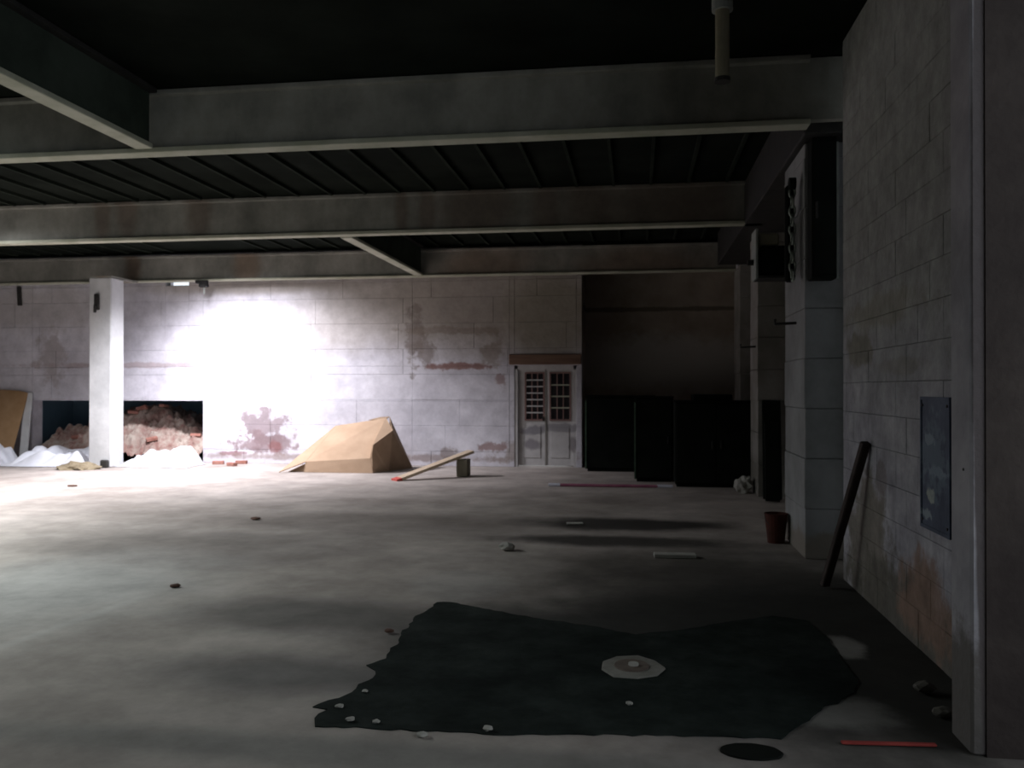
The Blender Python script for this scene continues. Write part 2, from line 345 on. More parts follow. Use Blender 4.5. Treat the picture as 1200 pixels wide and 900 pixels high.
# courses of large rendered blocks, slightly uneven, joints recessed
zs = [0.0, 0.30, 0.83, 1.36, 1.89, 2.42, 2.95, 3.48, 4.01, ROOF-.01]
rng = random.Random(3)
for r, (z0, z1) in enumerate(zip(zs, zs[1:])):
    x = -15.9 + (0.9 if r % 2 else 0.0)
    edges = [-15.95]
    while x < -1.1:
        if x - edges[-1] > 0.5: edges.append(x)
        x += rng.choice((1.6, 1.9, 2.2))
    for v in (-4.60, -2.565): edges.append(v)
    edges = sorted(e for e in edges if e < -1.12) + [-1.09]
    ed = [edges[0]]
    for e in edges[1:]:
        if e - ed[-1] > 0.28 or e in (-4.60, -2.565, -1.09): ed.append(e)
    for x0, x1 in zip(ed, ed[1:]):
        for c in cells(x0, x1, z0, z1, openings):
            if c[1]-c[0] < .03 or c[3]-c[2] < .03: continue
            d = rng.uniform(0.000, 0.007)
            if x0 >= -2.566: d -= 0.0
            box('wall_block', c[0]+.0015, c[1]-.0015, YB+d, YB+.031, c[2]+.0015, c[3]-.0015, M_WALL, wall_back, bev=0.004)

# recess behind the low opening (blue shade in its colour) and the deep dark bay
bm = bmesh.new()
add_box(bm, -14.2, -8.3, 19.6, 19.8, 0, 2.3); add_box(bm, -14.2, -14.0, YB+.33, 19.6, 0, 2.3); add_box(bm, -8.5, -8.3, YB+.33, 19.6, 0, 2.3)
add_box(bm, -14.2, -8.3, YB+.33, 19.8, 2.3, 2.5)
tag(link_mesh('wall_recess', bm, M_DARKBLUE), 'wall tinted as blue shade deep inside the low opening behind the rubble', kind='structure')
bm = bmesh.new()
add_box(bm, -1.6, 3.4, 18.6, 18.8, 0, ROOF); add_box(bm, -1.4, -1.09, YB+.33, 18.6, 0, ROOF); add_box(bm, 2.4, 2.7, YB+.33, 18.6, 0, ROOF)
tag(link_mesh('wall_bay', bm, M_DULL), 'grimy brown wall at the back of the dark bay', kind='structure')
# unseen left wall, closed to keep sky light out, wall behind the camera
tag(box('wall_left', XL-.3, XL, YF-.3, YB+.4, 0, ROOF, M_PIER), 'whitewashed left wall outside the view', kind='structure')
tag(box('wall_front', XL-.3, 3.4, YF-.3, YF, 0, ROOF, M_DARKEND), 'brown rendered wall behind the viewpoint', kind='structure')

# right wall with block courses
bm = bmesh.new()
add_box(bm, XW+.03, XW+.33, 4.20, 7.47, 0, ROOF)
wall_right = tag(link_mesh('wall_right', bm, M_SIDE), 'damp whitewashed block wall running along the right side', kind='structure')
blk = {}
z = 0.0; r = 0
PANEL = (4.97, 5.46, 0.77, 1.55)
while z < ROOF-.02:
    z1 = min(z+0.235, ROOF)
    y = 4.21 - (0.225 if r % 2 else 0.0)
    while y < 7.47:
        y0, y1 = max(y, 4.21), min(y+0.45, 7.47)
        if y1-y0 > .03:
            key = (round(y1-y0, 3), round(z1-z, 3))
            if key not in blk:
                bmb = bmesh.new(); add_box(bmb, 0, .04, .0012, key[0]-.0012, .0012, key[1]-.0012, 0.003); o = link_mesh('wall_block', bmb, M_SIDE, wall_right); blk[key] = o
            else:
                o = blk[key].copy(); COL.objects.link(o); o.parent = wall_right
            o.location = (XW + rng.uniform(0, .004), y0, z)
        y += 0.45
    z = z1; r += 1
# near pier at the right edge of the view, and the further piers
def struct_box(name, x0, x1, y0, y1, z0, z1, m, label, bev=0.012):
    return tag(box(name, x0, x1, y0, y1, z0, z1, m, bev=bev), label, kind='structure')
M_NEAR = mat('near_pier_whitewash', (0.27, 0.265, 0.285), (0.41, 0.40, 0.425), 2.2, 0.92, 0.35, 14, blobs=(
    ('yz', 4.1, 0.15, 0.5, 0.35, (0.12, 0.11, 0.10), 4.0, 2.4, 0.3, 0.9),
    ('xz', 2.1, 2.2, 0.655, 6.0, (0.115, 0.10, 0.10), 5.0, 0.02, 0.01, 0.95)))  # second patch colours the front face dark as shade
near = struct_box('wall_near', 1.44, 2.9, 3.97, 4.21, 0, ROOF, M_NEAR, 'near wall end with front face coloured dark as shade and pale reveal at the right edge')
box('wall_block', 1.50, 2.9, 3.962, 3.972, 0, ROOF, M_DARKEND, near)
near.children[0].name = 'shaded_front_face'
tag(box('wall_side', 2.20, 2.6, 7.47, YB+.03, 0, ROOF, M_PIER), 'whitewashed side wall set back behind the right-hand piers', kind='structure')
def pier(name, x0, x1, y0, y1, z1, label, m=M_PIER, course=0.47):
    root = empty(name, ((x0+x1)/2, y0, 0), label, None, kind='structure')
    z = 0.0; k = 0
    while z < z1-.02:
        zz = min(z+course, z1); j = rng.uniform(-.004, .004)
        o = box('pier_block', x0-(x0+x1)/2+j, x1-(x0+x1)/2, j, y1-y0, z+.002, zz-.002, m, root, bev=0.006); z = zz
    return root
M_PIER1 = mat('pier_whitewash', (0.20, 0.205, 0.205), (0.31, 0.315, 0.32), 1.6, 0.9, 0.2, 14, blobs=(
    ('xz', 1.65, 0.05, 0.3, 0.2, (0.2, 0.17, 0.14), 4.0, 2.0, 0.3, 0.8),))
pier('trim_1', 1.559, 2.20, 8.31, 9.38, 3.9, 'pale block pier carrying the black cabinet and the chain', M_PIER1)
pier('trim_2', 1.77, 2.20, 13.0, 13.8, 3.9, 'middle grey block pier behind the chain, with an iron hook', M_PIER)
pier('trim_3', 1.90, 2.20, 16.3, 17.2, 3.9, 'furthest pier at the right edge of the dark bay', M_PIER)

# ------------------------------------------------------------------ roof beams
def beam(Y, z0, z1, x0, x1, label, m, fl_h=0.05, fl_w=0.18, stiff=()):
    root = empty('roof_beam', ((x0+x1)/2, Y, z0), label, 'beam', 'roof beams crossing the hall')
    hx = (x1-x0)/2; H = z1-z0
    box('web', -hx, hx, -0.05, 0.05, fl_h, H-0.05, m, root)
    box('bottom_flange', -hx, hx, -fl_w/2, fl_w/2, 0, fl_h, M_FLANGE, root, bev=0.006)
    box('top_flange', -hx, hx, -0.12, 0.12, H-0.05, H, m, root, bev=0.006)
    for s in stiff: box('stiffener', s-(x0+x1)/2-.012, s-(x0+x1)/2+.012, -0.15, 0.15, fl_h, H-.05, m, root)
    return root
BZ = 3.90
b1 = beam(7.80, BZ, ROOF-.01, XL, 1.50, 'nearest deep grey roof beam with a pale lower flange', M_BEAM)
hx = (1.50-XL)/2
box('end_plate', hx, hx+.45, -.05, .05, .05, ROOF-.02-BZ, M_BEAM, b1)
beam(12.36, BZ, ROOF-.01, XL, 1.76, 'middle roof beam with brown streaks running down its face', M_BEAM2)
beam(16.96, 3.87, 4.42, XL, 1.9, 'furthest roof beam just in front of the white back wall', M_BEAM3, fl_h=0.035, fl_w=0.2)
M_TIE = mat('dark_green_tie_paint', (0.035, 0.045, 0.035), (0.06, 0.075, 0.06), 2, 0.9, 0.1, spec=0.1)
def long_beam(X, y0, y1, z0, z1, label):
    root = empty('tie_beam', (X, (y0+y1)/2, z0), label, 'beam', 'tie beams running front to back')
    h = (y1-y0)/2; H = z1-z0
    box('web', -0.05, 0.05, -h, h, 0.05, H-.04, M_TIE, root)
    box('bottom_flange', -0.09, 0.09, -h, h, 0, 0.05, M_FLANGE, root, bev=0.006)
    box('top_flange', -0.13, 0.13, -h, h, H-.04, H, M_IRON, root)
long_beam(-4.72, -4.9, 7.66, BZ+.02, ROOF-.01, 'tie beam slanting into the top left corner, joining the nearest beam')
long_beam(-4.38, 12.50, 16.86, BZ-.01, ROOF-.02, 'short dark tie beam between the middle and furthest roof beams')
tag(box('pier_top_shade', 1.50, 2.20, 8.0, 16.3, 3.9, ROOF-.01, M_IRON, bev=0.01), 'added dark girder standing for the darkness above the right-hand piers', 'beam')  # added dark member where the pier tops only lack light

# column standing under the furthest beam
c = at(123, 455, 16.0)
root = empty('column', (c.x, 16.05, 0), 'white painted column standing in front of the low rubble opening', 'column')
box('shaft', -0.245, 0.245, -0.22, 0.22, 0.0, 3.835, M_COLUMN, root, bev=0.02)
box('cap_plate', -0.25, 0.25, -0.225, 0.7, 3.835, 3.868, M_BEAM3, root)
bm = bmesh.new(); add_box(bm, -0.10, 0.0, -0.28, -0.22, 3.18, 3.50, 0.01); add_box(bm, -0.07, -0.03, -0.34, -0.28, 3.12, 3.28, 0.01)
link_mesh('iron_bracket', bm, M_IRON, root)
box('dark_stain_block', 0.05, 0.22, -0.30, -0.22, 0.0, 0.16, M_IRON, root, bev=0.02).name = 'dark_foot_block'  # dark block standing for the dark blob at the column foot
bm = bmesh.new(); bmesh.ops.create_icosphere(bm, subdivisions=3, radius=1)
for v in bm.verts:
    v.co = Vector((v.co.x*.42, v.co.y*.26, max(v.co.z, 0)*.15)) * (1 + .4*noise.noise(v.co*2.2))
o = link_mesh('dirt_pile', bm, mat('brown_dirt', (0.20, 0.16, 0.10), (0.30, 0.25, 0.17), 8, 0.95, 0.3)); o.location = (c.x-.22, 15.44, 0)
tag(o, 'small brown pile of dirt at the foot of the white column', 'dirt')

# ------------------------------------------------------------------ double door with barred windows
dx0, dx1, dz1 = OP_D[0], OP_D[1], OP_D[3]
door = empty('door_1', ((dx0+dx1)/2, YB+.12, 0), 'white double door with small barred windows under a brown lintel', None, kind='structure')
hw = (dx1-dx0)/2
bm = bmesh.new()
add_box(bm, -hw, -hw+.06, -.10, .05, 0, dz1); add_box(bm, hw-.06, hw, -.10, .05, 0, dz1); add_box(bm, -hw, hw, -.10, .05, dz1-.07, dz1)
link_mesh('door_frame', bm, M_DOOR, door)
for i, (x0, x1, wx0, wx1, nc, nr, bm_mat) in enumerate((
        (-hw+.06, -.012, at(616, 450, YB).x-(dx0+dx1)/2, at(636, 450, YB).x-(dx0+dx1)/2, 3, 7, M_DOOR),
        (.012, hw-.06, at(645, 450, YB).x-(dx0+dx1)/2, at(667, 450, YB).x-(dx0+dx1)/2, 3, 4, M_FLANGE))):
    leaf = bpy.data.objects.new('door_leaf', None); COL.objects.link(leaf); leaf.parent = door
    wz0, wz1 = 0.97, 1.90
    bm = bmesh.new()
    for c_ in cells(x0, x1, 0.03, dz1-.07, ((wx0, wx1, wz0, wz1),)): add_box(bm, c_[0], c_[1], -.03, .02, c_[2], c_[3])
    bmesh.ops.remove_doubles(bm, verts=bm.verts, dist=0.0005)
    bpy.data.objects.remove(leaf)
    leaf = link_mesh('door_leaf', bm, M_DOOR, door)
    bm = bmesh.new()
    for c_ in cells(wx0-.03, wx1+.03, wz0-.03, wz1+.03, ((wx0, wx1, wz0, wz1),)): add_box(bm, c_[0], c_[1], -.05, -.03, c_[2], c_[3])
    link_mesh('window_frame', bm, M_DOORDARK, leaf)
    box('pane', wx0, wx1, .0, .006, wz0, wz1, M_GLASS, leaf)
    for k in range(1, nc): 
        xx = wx0+(wx1-wx0)*k/nc; box('vertical_bar', xx-.010, xx+.010, -.035, -.015, wz0, wz1, M_DOORDARK, leaf)
    for k in range(1, nr):
        zz = wz0+(wz1-wz0)*k/nr; box('cross_bar', wx0, wx1, -.040, -.02, zz-.013, zz+.013, bm_mat, leaf)
    box('lower_panel', x0+.09, x1-.09, -.042, -.03, .18, .80, M_DOOR, leaf, bev=.008)
tube('handle', [(-.05, -.06, .93), (-.05, -.06, 1.02)], .012, M_IRON, door, 8)
box('centre_strip', -.014, .014, -.045, -.028, .03, dz1-.07, M_PIER, door)
o = box('lintel', -2.57, -1.10, YB-.05, YB+.10, 2.08, 2.29, M_LINTEL, None, bev=.012)
tag(o, 'rough brown timber lintel over the barred double door', kind='structure'); o.name = 'trim_4'

# ------------------------------------------------------------------ stuff at the left end of the back wall
def lump(name, pts_fn, nx, ny, m, smooth=True):
    bm = bmesh.new(); g = [[bm.verts.new(pts_fn(i/nx, j/ny)) for i in range(nx+1)] for j in range(ny+1)]
    for j in range(ny):
        for i in range(nx): bm.faces.new((g[j][i], g[j][i+1], g[j+1][i+1], g[j+1][i]))
    return link_mesh(name, bm, m, None, smooth)
def heap(u, v):
    X = -13.2 + u*3.9; Y = 17.0 + v*2.4
    prof = 0.45 + 0.62*math.exp(-((X+11.2)/1.7)**2) + 0.06*math.sin(X*2.1)
    h = prof * min(1, v*2.2+.15)
    return Vector((X, Y, max(0.0, h + 0.13*noise.fractal(Vector((X*1.8, Y*1.8, 2)), 1, 2, 4) + 0.10*noise.fractal(Vector((X*7, Y*7, 4)), 0.7, 2, 4))))
o = lump('rubble_heap', heap, 150, 80, M_RUBBLE, False)
tag(o, 'heap of reddish brick rubble filling the low opening in the back wall', 'rubble', kind='stuff')
bmx = bmesh.new(); add_box(bmx, -.115, .115, -.055, .055, -.035, .035, .006)
b0 = link_mesh('loose_brick', bmx, M_CLAY)
rng = random.Random(11)
spots = []
for k in range(9):
    u, v = rng.uniform(.12, .97), rng.uniform(.08, .55)
    p = heap(u, v); spots.append(p)
for k, p in enumerate(spots):
    o = b0 if k == 0 else b0.copy()
    if k: COL.objects.link(o)
    o.location = p + Vector((0, 0, .05)); o.rotation_euler = (rng.uniform(-.5, .5), rng.uniform(-.5, .5), rng.uniform(0, 3))
    tag(o, 'broken red brick lying on the rubble heap in the low opening', 'brick', 'bricks on the rubble heap')

def sheet(x0, x1, y0, y1, h, seed, ridge):
    def f(u, v):
        X = x0+(x1-x0)*u; Y = y0+(y1-y0)*v
        n = noise.fractal(Vector((X*1.1+seed, Y*1.6, seed)), 1, 2, 3)
        cr = abs(noise.noise(Vector((X*2.6+seed, Y*2.6, 5))))
        e = min(1, 6*u, 6*(1-u)) * min(1, 5*v, 5*(1-v)+.35)
        return Vector((X + .12*n, Y + .10*noise.noise(Vector((X*2, seed, 1))), .012 + max(0, e*(h*(.55+ridge*v) + .16*n + .22*cr - .05))))
    return f
o = lump('plastic_sheet', sheet(-12.95, -11.0, 15.70, 16.85, .30, 3.1, .6), 60, 30, M_TARP, False)
tag(o, 'crumpled white plastic sheet on the floor left of the white column', 'plastic sheet')
o = lump('plastic_sheet', sheet(-10.40, -8.95, 15.90, 16.85, .34, 8.4, .6), 46, 30, M_TARP, False)
tag(o, 'bright white plastic sheet bunched up right of the white column', 'plastic sheet')
o = lump('plastic_sheet', sheet(-14.4, -13.05, 15.9, 16.70, .34, 5.7, .6), 40, 26, M_TARP, False)
tag(o, 'greyish plastic sheet lying below the brown fibreboard at the left edge', 'plastic sheet')
# brown board and the pale upright beside it
p0, p1 = at(-40, 455, 16.9), at(27, 455, 16.9)
plate('fibreboard', [(p0.x, 16.75, .02), (p1.x-.2, 16.75, .02), (p1.x-.06, 17.13, 1.50), (p1.x-.3, 17.13, 1.55), (p0.x, 17.13, 1.60)], .02, M_BOARD)
tag(bpy.data.objects['fibreboard'], 'brown fibreboard panel leaning on the wall at the left edge', 'board')
a, b = at(29, 520, 17.0), at(33, 462, 17.15)
o = bar('leaning_plank', (a.x+.02, 16.93, .02), (b.x+.02, 17.15, 1.50), .19, .03, M_COLUMN, up=Vector((0, 1, .1)), bev=.004)
tag(o, 'pale plank leaning upright beside the brown fibreboard', 'plank')
o = bar('wall_bracket', at(22, 336, YB-.03), at(23, 358, YB-.03), .09, .06, M_IRON, up=Vector((0, 1, 0)), bev=.01)
tag(o, 'small dark iron bracket high on the wall at the far left', 'bracket')
# bracket and slot near the top of the wall
root = empty('iron_hanger', (at(238, 330, 16.85).x, 16.85, 3.87), 'dark iron hanger under the furthest beam beside the bright slot', 'hanger')
box('arm', -.16, .10, -.05, .05, -.06, .0, M_IRON, root, bev=.01)
box('hook_block', -.08, .10, -.06, .06, -.14, -.05, M_IRON, root, bev=.015)
tube('rod', [(.02, 0, -.12), (.02, 0, -.28)], .018, M_CONDUIT, root, 8)
win = empty('window_1', (-9.83, YB+.1, 3.82), 'small bright slot window high on the back wall under the furthest beam', None, kind='structure')
box('sill', -.26, .26, -.10, .15, -.012, .0, M_PIER, win)
bmw = bmesh.new(); add_box(bmw, -.25, -.23, 0, .04, 0, .28); add_box(bmw, .23, .25, 0, .04, 0, .28)
link_mesh('window_frame', bmw, M_PIER, win)

# bricks and debris under the peeled patch of the back wall
for k, (px, py, rz) in enumerate(((256, 541, .3), (272, 543, -.5), (286, 540, .1))):
    o = b0.copy(); COL.objects.link(o); p = fl(px, py+3); p.y = min(p.y, 17.05)
    o.location = (p.x, p.y, .037); o.rotation_euler = (0, 0, rz)
    tag(o, ('red brick on the floor right beside the bright white plastic sheet', 'middle one of the red bricks on the floor below the brightest wall patch',
            'red brick on the floor left of the cardboard box, nearest the peeled patch')[k], 'brick', 'bricks at the wall foot')

# ------------------------------------------------------------------ collapsed cardboard box
s = 15.75/ray(400, 553).y
def cp(px, py, dy=0.0):   # point on the box, dy = depth behind its front edge
    return at(px, py, 15.5 + dy)
org = at(400, 553, 15.5)
root = empty('cardboard_box', (org.x, 15.5, 0), 'large collapsed brown cardboard box on the floor against the far wall', 'box')
def card(name, pts, m=M_CARD, t=.012):
    o = plate(name, [p - Vector((org.x, 15.5, 0)) for p in pts], t, m, root); return o
z0 = .004
FL = cp(356, 555); FL.z = z0; FR = cp(437, 555); FR.z = z0
TL = cp(358, 541, .03); TR = cp(434, 537, .03)
KL = cp(393, 499, .85); KR = cp(452, 490, .85)
LT = cp(327, 555, -.10); LT.z = .012
BL = Vector((KL.x-.35, 16.95, z0)); BR = Vector((KR.x+.32, 16.95, z0))
MR = cp(437, 521, .05); SR = cp(460, 504, .55); GR = cp(456, 552, .45); GR.z = z0
ER = cp(484, 548, 1.1); ER.z = z0
card('front_panel', [FL, FR, TR, TL])
bm = bmesh.new(); vv = [bm.verts.new(p - Vector((org.x, 15.5, 0))) for p in (LT, TL, TR, KR, KL, FL + Vector((.0, -.05, .02)))]
for t in ((0, 1, 4), (1, 3, 4), (1, 2, 3)): bm.faces.new([vv[i] for i in t])
bm.verts.remove(vv[5]); bm.normal_update()
for f in bm.faces:
    if f.normal.y > 0 and f.normal.z < .2: f.normal_flip()
low = {v: bm.verts.new(v.co + Vector((0, .008, -.014))) for v in list(bm.verts)}
fs = list(bm.faces); be = [e for e in bm.edges if len(e.link_faces) == 1]
for f in fs: bm.faces.new([low[v] for v in reversed(f.verts)])
for e in be: bm.faces.new((e.verts[0], e.verts[1], low[e.verts[1]], low[e.verts[0]]))
bmesh.ops.recalc_face_normals(bm, faces=bm.faces)
link_mesh('top_panel', bm, M_CARD, root)
card('corner_panel', [TR + Vector((.01, 0, 0)), MR, SR, KR])
card('side_panel', [FR, GR, SR, MR, TR], M_CARD)
card('left_shade_panel', [FL, TL, KL, Vector((KL.x-.05, 16.5, z0))], M_CARDIN)  # side sheet added to put shade in the gap below the flap
card('end_flap', [GR, ER, KR + Vector((.05, .1, .03)), SR], M_CARDIN)
card('back_panel', [BL, KL, KR, BR], M_CARDIN)
card('edge_flap', [KR + Vector((-.35, .0, -.035)), KR + Vector((.01, .0, -.012)), KR + Vector((.05, .10, .03)), KR + Vector((-.14, .10, .02))], M_CARDIN)
card('under_flap_shade', [LT + Vector((.12, .14, -.008)), FL + Vector((.02, .08, 0)), TL + Vector((.02, .08, -.02))], M_CARDIN)  # added brown sheet standing for the shadow under the left flap

# plank propped on a block
a, b = fl(468, 561, .03), at(552, 531, 15.35)
root = empty('propped_plank', (a.x, a.y, 0), 'pale plank with a red end propped up on a wooden block', 'plank')
o = bar('plank_body', Vector((0, 0, .0)), b - Vector((a.x, a.y, 0)), .22, .05, M_PLANK, root, bev=.004)
d = (b - Vector((a.x, a.y, .03))).normalized()
bar('red_end', Vector((0, 0, .0)) - d*.10, Vector((0, 0, 0)) + d*.004, .222, .052, M_RED, root)
for o in root.children: o.location.z += .03
p = fl(541, 559)
q = at(541, 536, p.y)
o = box('prop_block', p.x-.10, p.x+.10, 15.10, 15.42, 0, .31, mat('grey_green_block', (0.20, 0.19, 0.14), (0.28, 0.26, 0.20), 6, .9, .1), bev=.01)
tag(o, 'short wooden block holding up the end of the pale plank', 'block')

# magenta pole lying on the floor by the black cabinets
a, b = fl(645, 568, .025), fl(786, 570, .025)
root = empty('floor_pole', ((a.x+b.x)/2, (a.y+b.y)/2, 0), 'thin magenta pole with pale ends lying before the black cabinets', 'pole')
off = Vector(root.location)
tube('pole_body', [a-off, b-off], .024, M_PINK, root, 10)
tube('pole_cap', [a-off-Vector((.03, 0, 0)), a-off+Vector((.16, 0, 0))], .028, M_WHITEEND, root, 10)
tube('pole_cap', [b-off-Vector((.22, 0, 0)), b-off+Vector((.03, 0, 0))], .028, M_WHITEEND, root, 10)

# ------------------------------------------------------------------ black cabinets in the bay
def cabinet(x0, x1, y0, y1, z1, label, doors=2, strip=False, lip=0.0):
    root = empty('black_cabinet', ((x0+x1)/2, y0, 0), label, 'cabinet', 'black cabinets in the dark bay')
    h = (x1-x0)/2; D = y1-y0
    box('body', -h, h, .02, D, .05, z1-.03, M_BLACK, root, bev=.01)
    box('plinth', -h+.03, h-.03, .05, D-.03, 0, .05, M_BLACK, root)
    box('top_panel', -h-.01, h+.01, -.005, D+.01, z1-.03, z1, M_BLACK, root, bev=.006)
    for k in range(doors):
        xa = -h+.02 + (2*h-.04)*k/doors; xb = -h+.02 + (2*h-.04)*(k+1)/doors
        dr = box('door', xa+.004, xb-.004, 0, .02, .07, z1-.05, M_BLACK, root, bev=.005)
        hx_ = xb-.07 if k % 2 == 0 else xa+.07
        box('handle', hx_-.01, hx_+.01, -.03, 0, z1*.45, z1*.45+.12, M_IRON, dr, bev=.004)
    if strip: box('edge_glint', -h-.012, -h+.012, -.014, .006, .05, z1-.10, M_EDGEGLINT, root)  # reflection on the front left edge, painted as a thin strip
    return root
cabinet(at(688, 540, 16.9).x, at(752, 540, 16.9).x+.25, 16.45, 17.15, 1.46, 'black steel cabinet standing furthest back beside the barred door', 1, True)
B1 = at(744, 560, 14.75).x; B2 = at(789, 560, 14.75).x
cabinet(B1, B2, 14.75, 15.5, 1.46, 'black steel cabinet with a greenish glint painted along its edge, in the middle', 1, True)
cabinet(at(791, 560, 14.05).x, at(889, 560, 14.05).x, 14.05, 14.70, 1.40, 'widest black steel cabinet standing in front on the right', 2)
o = box('black_carton', at(812, 460, 14.2).x, at(858, 460, 14.2).x, 14.15, 14.7, 1.40, 1.50, M_BLACK, bev=.01)
tag(o, 'flat black carton lying on top of the widest black cabinet', 'carton')
# dark boards leaning at the middle pier
for k, (px, wdt, top, lab) in enumerate(((904, .26, 1.42, 'taller blackened board leaning against the middle grey pier'),
                                        (899, .20, 1.12, 'shorter blackened board leaning in front of the taller one'))):
    p = fl(px, 590-2*k)
    o = bar('leaning_board', (p.x+.06, 12.55-.22*k, .02), (p.x+.10, 12.95-.24*k, top), wdt, .05, M_BLACK, up=Vector((0, 1, .25)), bev=.006)
    tag(o, lab, 'board')
bm = bmesh.new(); bmesh.ops.create_icosphere(bm, subdivisions=3, radius=1)
for v in bm.verts:
    v.co = Vector((v.co.x*.13, v.co.y*.14, v.co.z*.13)) * (1 + .45*noise.noise(v.co*1.9) + .2*noise.noise(v.co*5))
o = link_mesh('crumpled_sack', bm, M_STONE); o.location = (at(872, 570, 13.4).x, 13.4, .13); tag(o, 'small pale crumpled sack beside the widest black cabinet', 'sack')

# rust-red bucket at the foot of the first pier
root = empty('bucket', (1.43, 9.16, 0), 'rust-red bucket standing by the foot of the pale block pier', 'bucket')
bm = bmesh.new(); add_tube(bm, [(0, 0, 0), (0, 0, .30)], [.085, .118], 20, False)
vs = [v for v in bm.verts if v.co.z < .001]; bm.faces.new(vs)
add_tube(bm, [(0, 0, .012), (0, 0, .30)], [.079, .111], 20, False); bmesh.ops.recalc_face_normals(bm, faces=bm.faces)
link_mesh('pail', bm, M_RUST, root)
tube('rim', [(math.cos(t*math.pi/10)*.115, math.sin(t*math.pi/10)*.115, .30) for t in range(21)], .007, M_RUST, root, 6)
tube('bail_handle', [(.117*math.cos(math.pi*t/8), -.03-.05*math.sin(math.pi*t/8), .27-.10*math.sin(math.pi*t/8)) for t in range(9)], .004, M_IRON, root, 6)

# ------------------------------------------------------------------ switchgear and chain at the first pier
root = empty('switch_cabinet', (1.70, 8.30, 2.60), 'tall narrow black cabinet fixed high on the pale block pier', 'cabinet')
box('body', -.115, .105, -.20, 0, .0, 1.29, M_BLACK, root, bev=.01)
box('door', -.100, .090, -.215, -.20, .03, 1.26, M_BLACK, root, bev=.006)
box('latch', -.085, -.065, -.235, -.215, .55, .70, M_IRON, root, bev=.004)
p = at(981, 300, 8.2)
o = tube('conduit', [(p.x+.012, 8.275, 2.62), (p.x+.012, 8.275, 3.89)], .024, M_CONDUIT, None, 10)
tag(o, 'pale vertical conduit running up beside the tall black cabinet', 'pipe')
# shutter motor on the left face of the pier
root = empty('shutter_motor', (1.42, 8.95, 2.70), 'squat black motor housing bracketed to the pier beside the chain', 'motor')
box('housing', -.20, .13, -.14, .14, .03, .33, M_BLACK, root, bev=.03)
box('base_frame', -.22, .139, -.16, .16, 0, .03, M_IRON, root, bev=.004)
box('side_frame', -.24, -.215, -.16, .16, 0, .50, M_CONDUIT, root, bev=.004)
box('cover_plate', -.20, .0, -.10, .12, .33, .46, M_PIPE, root, bev=.02)
tube('shaft', [(-.30, 0, .18), (-.20, 0, .18)], .03, M_IRON, root, 12)
# hanging hand chain
root = empty('hand_chain', (1.47, 8.45, 2.62), 'looped steel hand chain hanging between the motor and the tall black cabinet', 'chain')
bm = bmesh.new()
def link_pts(): 
    P = []
    for t in range(17):
        a_ = 2*math.pi*t/16; P.append(Vector((.028*math.cos(a_), 0, .055*math.sin(a_)*1.0)))
    return P
add_tube(bm, link_pts(), .010, 6, False); bmesh.ops.recalc_face_normals(bm, faces=bm.faces)
l0 = link_mesh('chain_link', bm, M_CHAIN, root, True)
n = 0
for k in range(10):
    o = l0 if n == 0 else l0.copy()
    if n: COL.objects.link(o); o.parent = root
    o.location = (0, -.02, .055 + k*.088); o.rotation_euler = (0, 0, 0.2 if k % 2 else math.pi/2+.2); n += 1
box('chain_guard', -.055, .03, .02, .10, 0.0, .93, M_BLACK, root, bev=.02)
tube('pulley', [(-.03, -.02, .93), (.03, -.02, .93)], .06, M_BLACK, root, 16)
# iron hooks on the piers
for k, (p, q, lab) in enumerate(((at(932, 378, 8.7), at(905, 379, 9.0), 'dark iron hook sticking out from the pale block pier'),
                                 (at(889, 405, 12.9), at(870, 405, 12.9), 'small dark iron hook on the middle grey pier'))):
    if k == 0: p = Vector((1.565, 8.75, p.z)); q = Vector((1.36, 8.75, p.z-.01))
    else: p = Vector((1.775, 13.2, p.z)); q = Vector((1.55, 13.2, p.z-.01))
    o = tube('wall_hook', [p, p*.5+q*.5, q, q+Vector((0, 0, .05))], .014, M_IRON, None, 8); tag(o, lab, 'hook')

# pipe hanging from the roof in front of the nearest beam
p = at(847, 50, 6.5)
root = empty('drop_pipe', (p.x, 6.5, 3.88), 'short ochre pipe hanging down from the roof before the nearest beam', 'pipe')
tube('pipe_body', [(0, 0, .01), (0, 0, .60)], .052, M_PIPE, root, 16)
tube('collar', [(0, 0, .53), (0, 0, .62)], .078, M_CONDUIT, root, 16)
tube('open_end', [(0, 0, 0), (0, 0, .03)], .058, M_IRON, root, 16)

# ------------------------------------------------------------------ right wall items
root = empty('wall_panel', (XW, (PANEL[0]+PANEL[1])/2, PANEL[2]), 'chipped dark blue metal panel on the right-hand wall', 'panel')
hy, H = (PANEL[1]-PANEL[0])/2, PANEL[3]-PANEL[2]
box('sheet', -.010, -.001, -hy, hy, 0, H, M_BLUEPANEL, root, bev=.002)
bm = bmesh.new()
for c_ in cells(-hy, hy, 0, H, ((-hy+.02, hy-.02, .02, H-.02),)): add_box(bm, -.016, -.010, c_[0], c_[1], c_[2], c_[3])
link_mesh('rim', bm, M_BLUEPANEL, root)
for yy in (-hy+.04, hy-.04):
    for zz in (.05, H-.05):
        tube('screw', [(-.013, yy, zz), (-.018, yy, zz)], .009, M_IRON, root, 8)
o = bar('leaning_bar', fl(966, 686, .02), Vector((XW-.035, 6.62, 1.20)), .07, .05, M_BARK, bev=.008)
tag(o, 'dark timber bar leaning against the right-hand wall', 'bar')
o = tube('wall_spike', [at(1138, 551, 4.05)*1.0 + Vector((.03, 0, 0)), at(1128, 550, 4.05)], .007, M_IRON, None, 6)
tag(o, 'small iron spike in the pale edge of the near wall', 'spike')

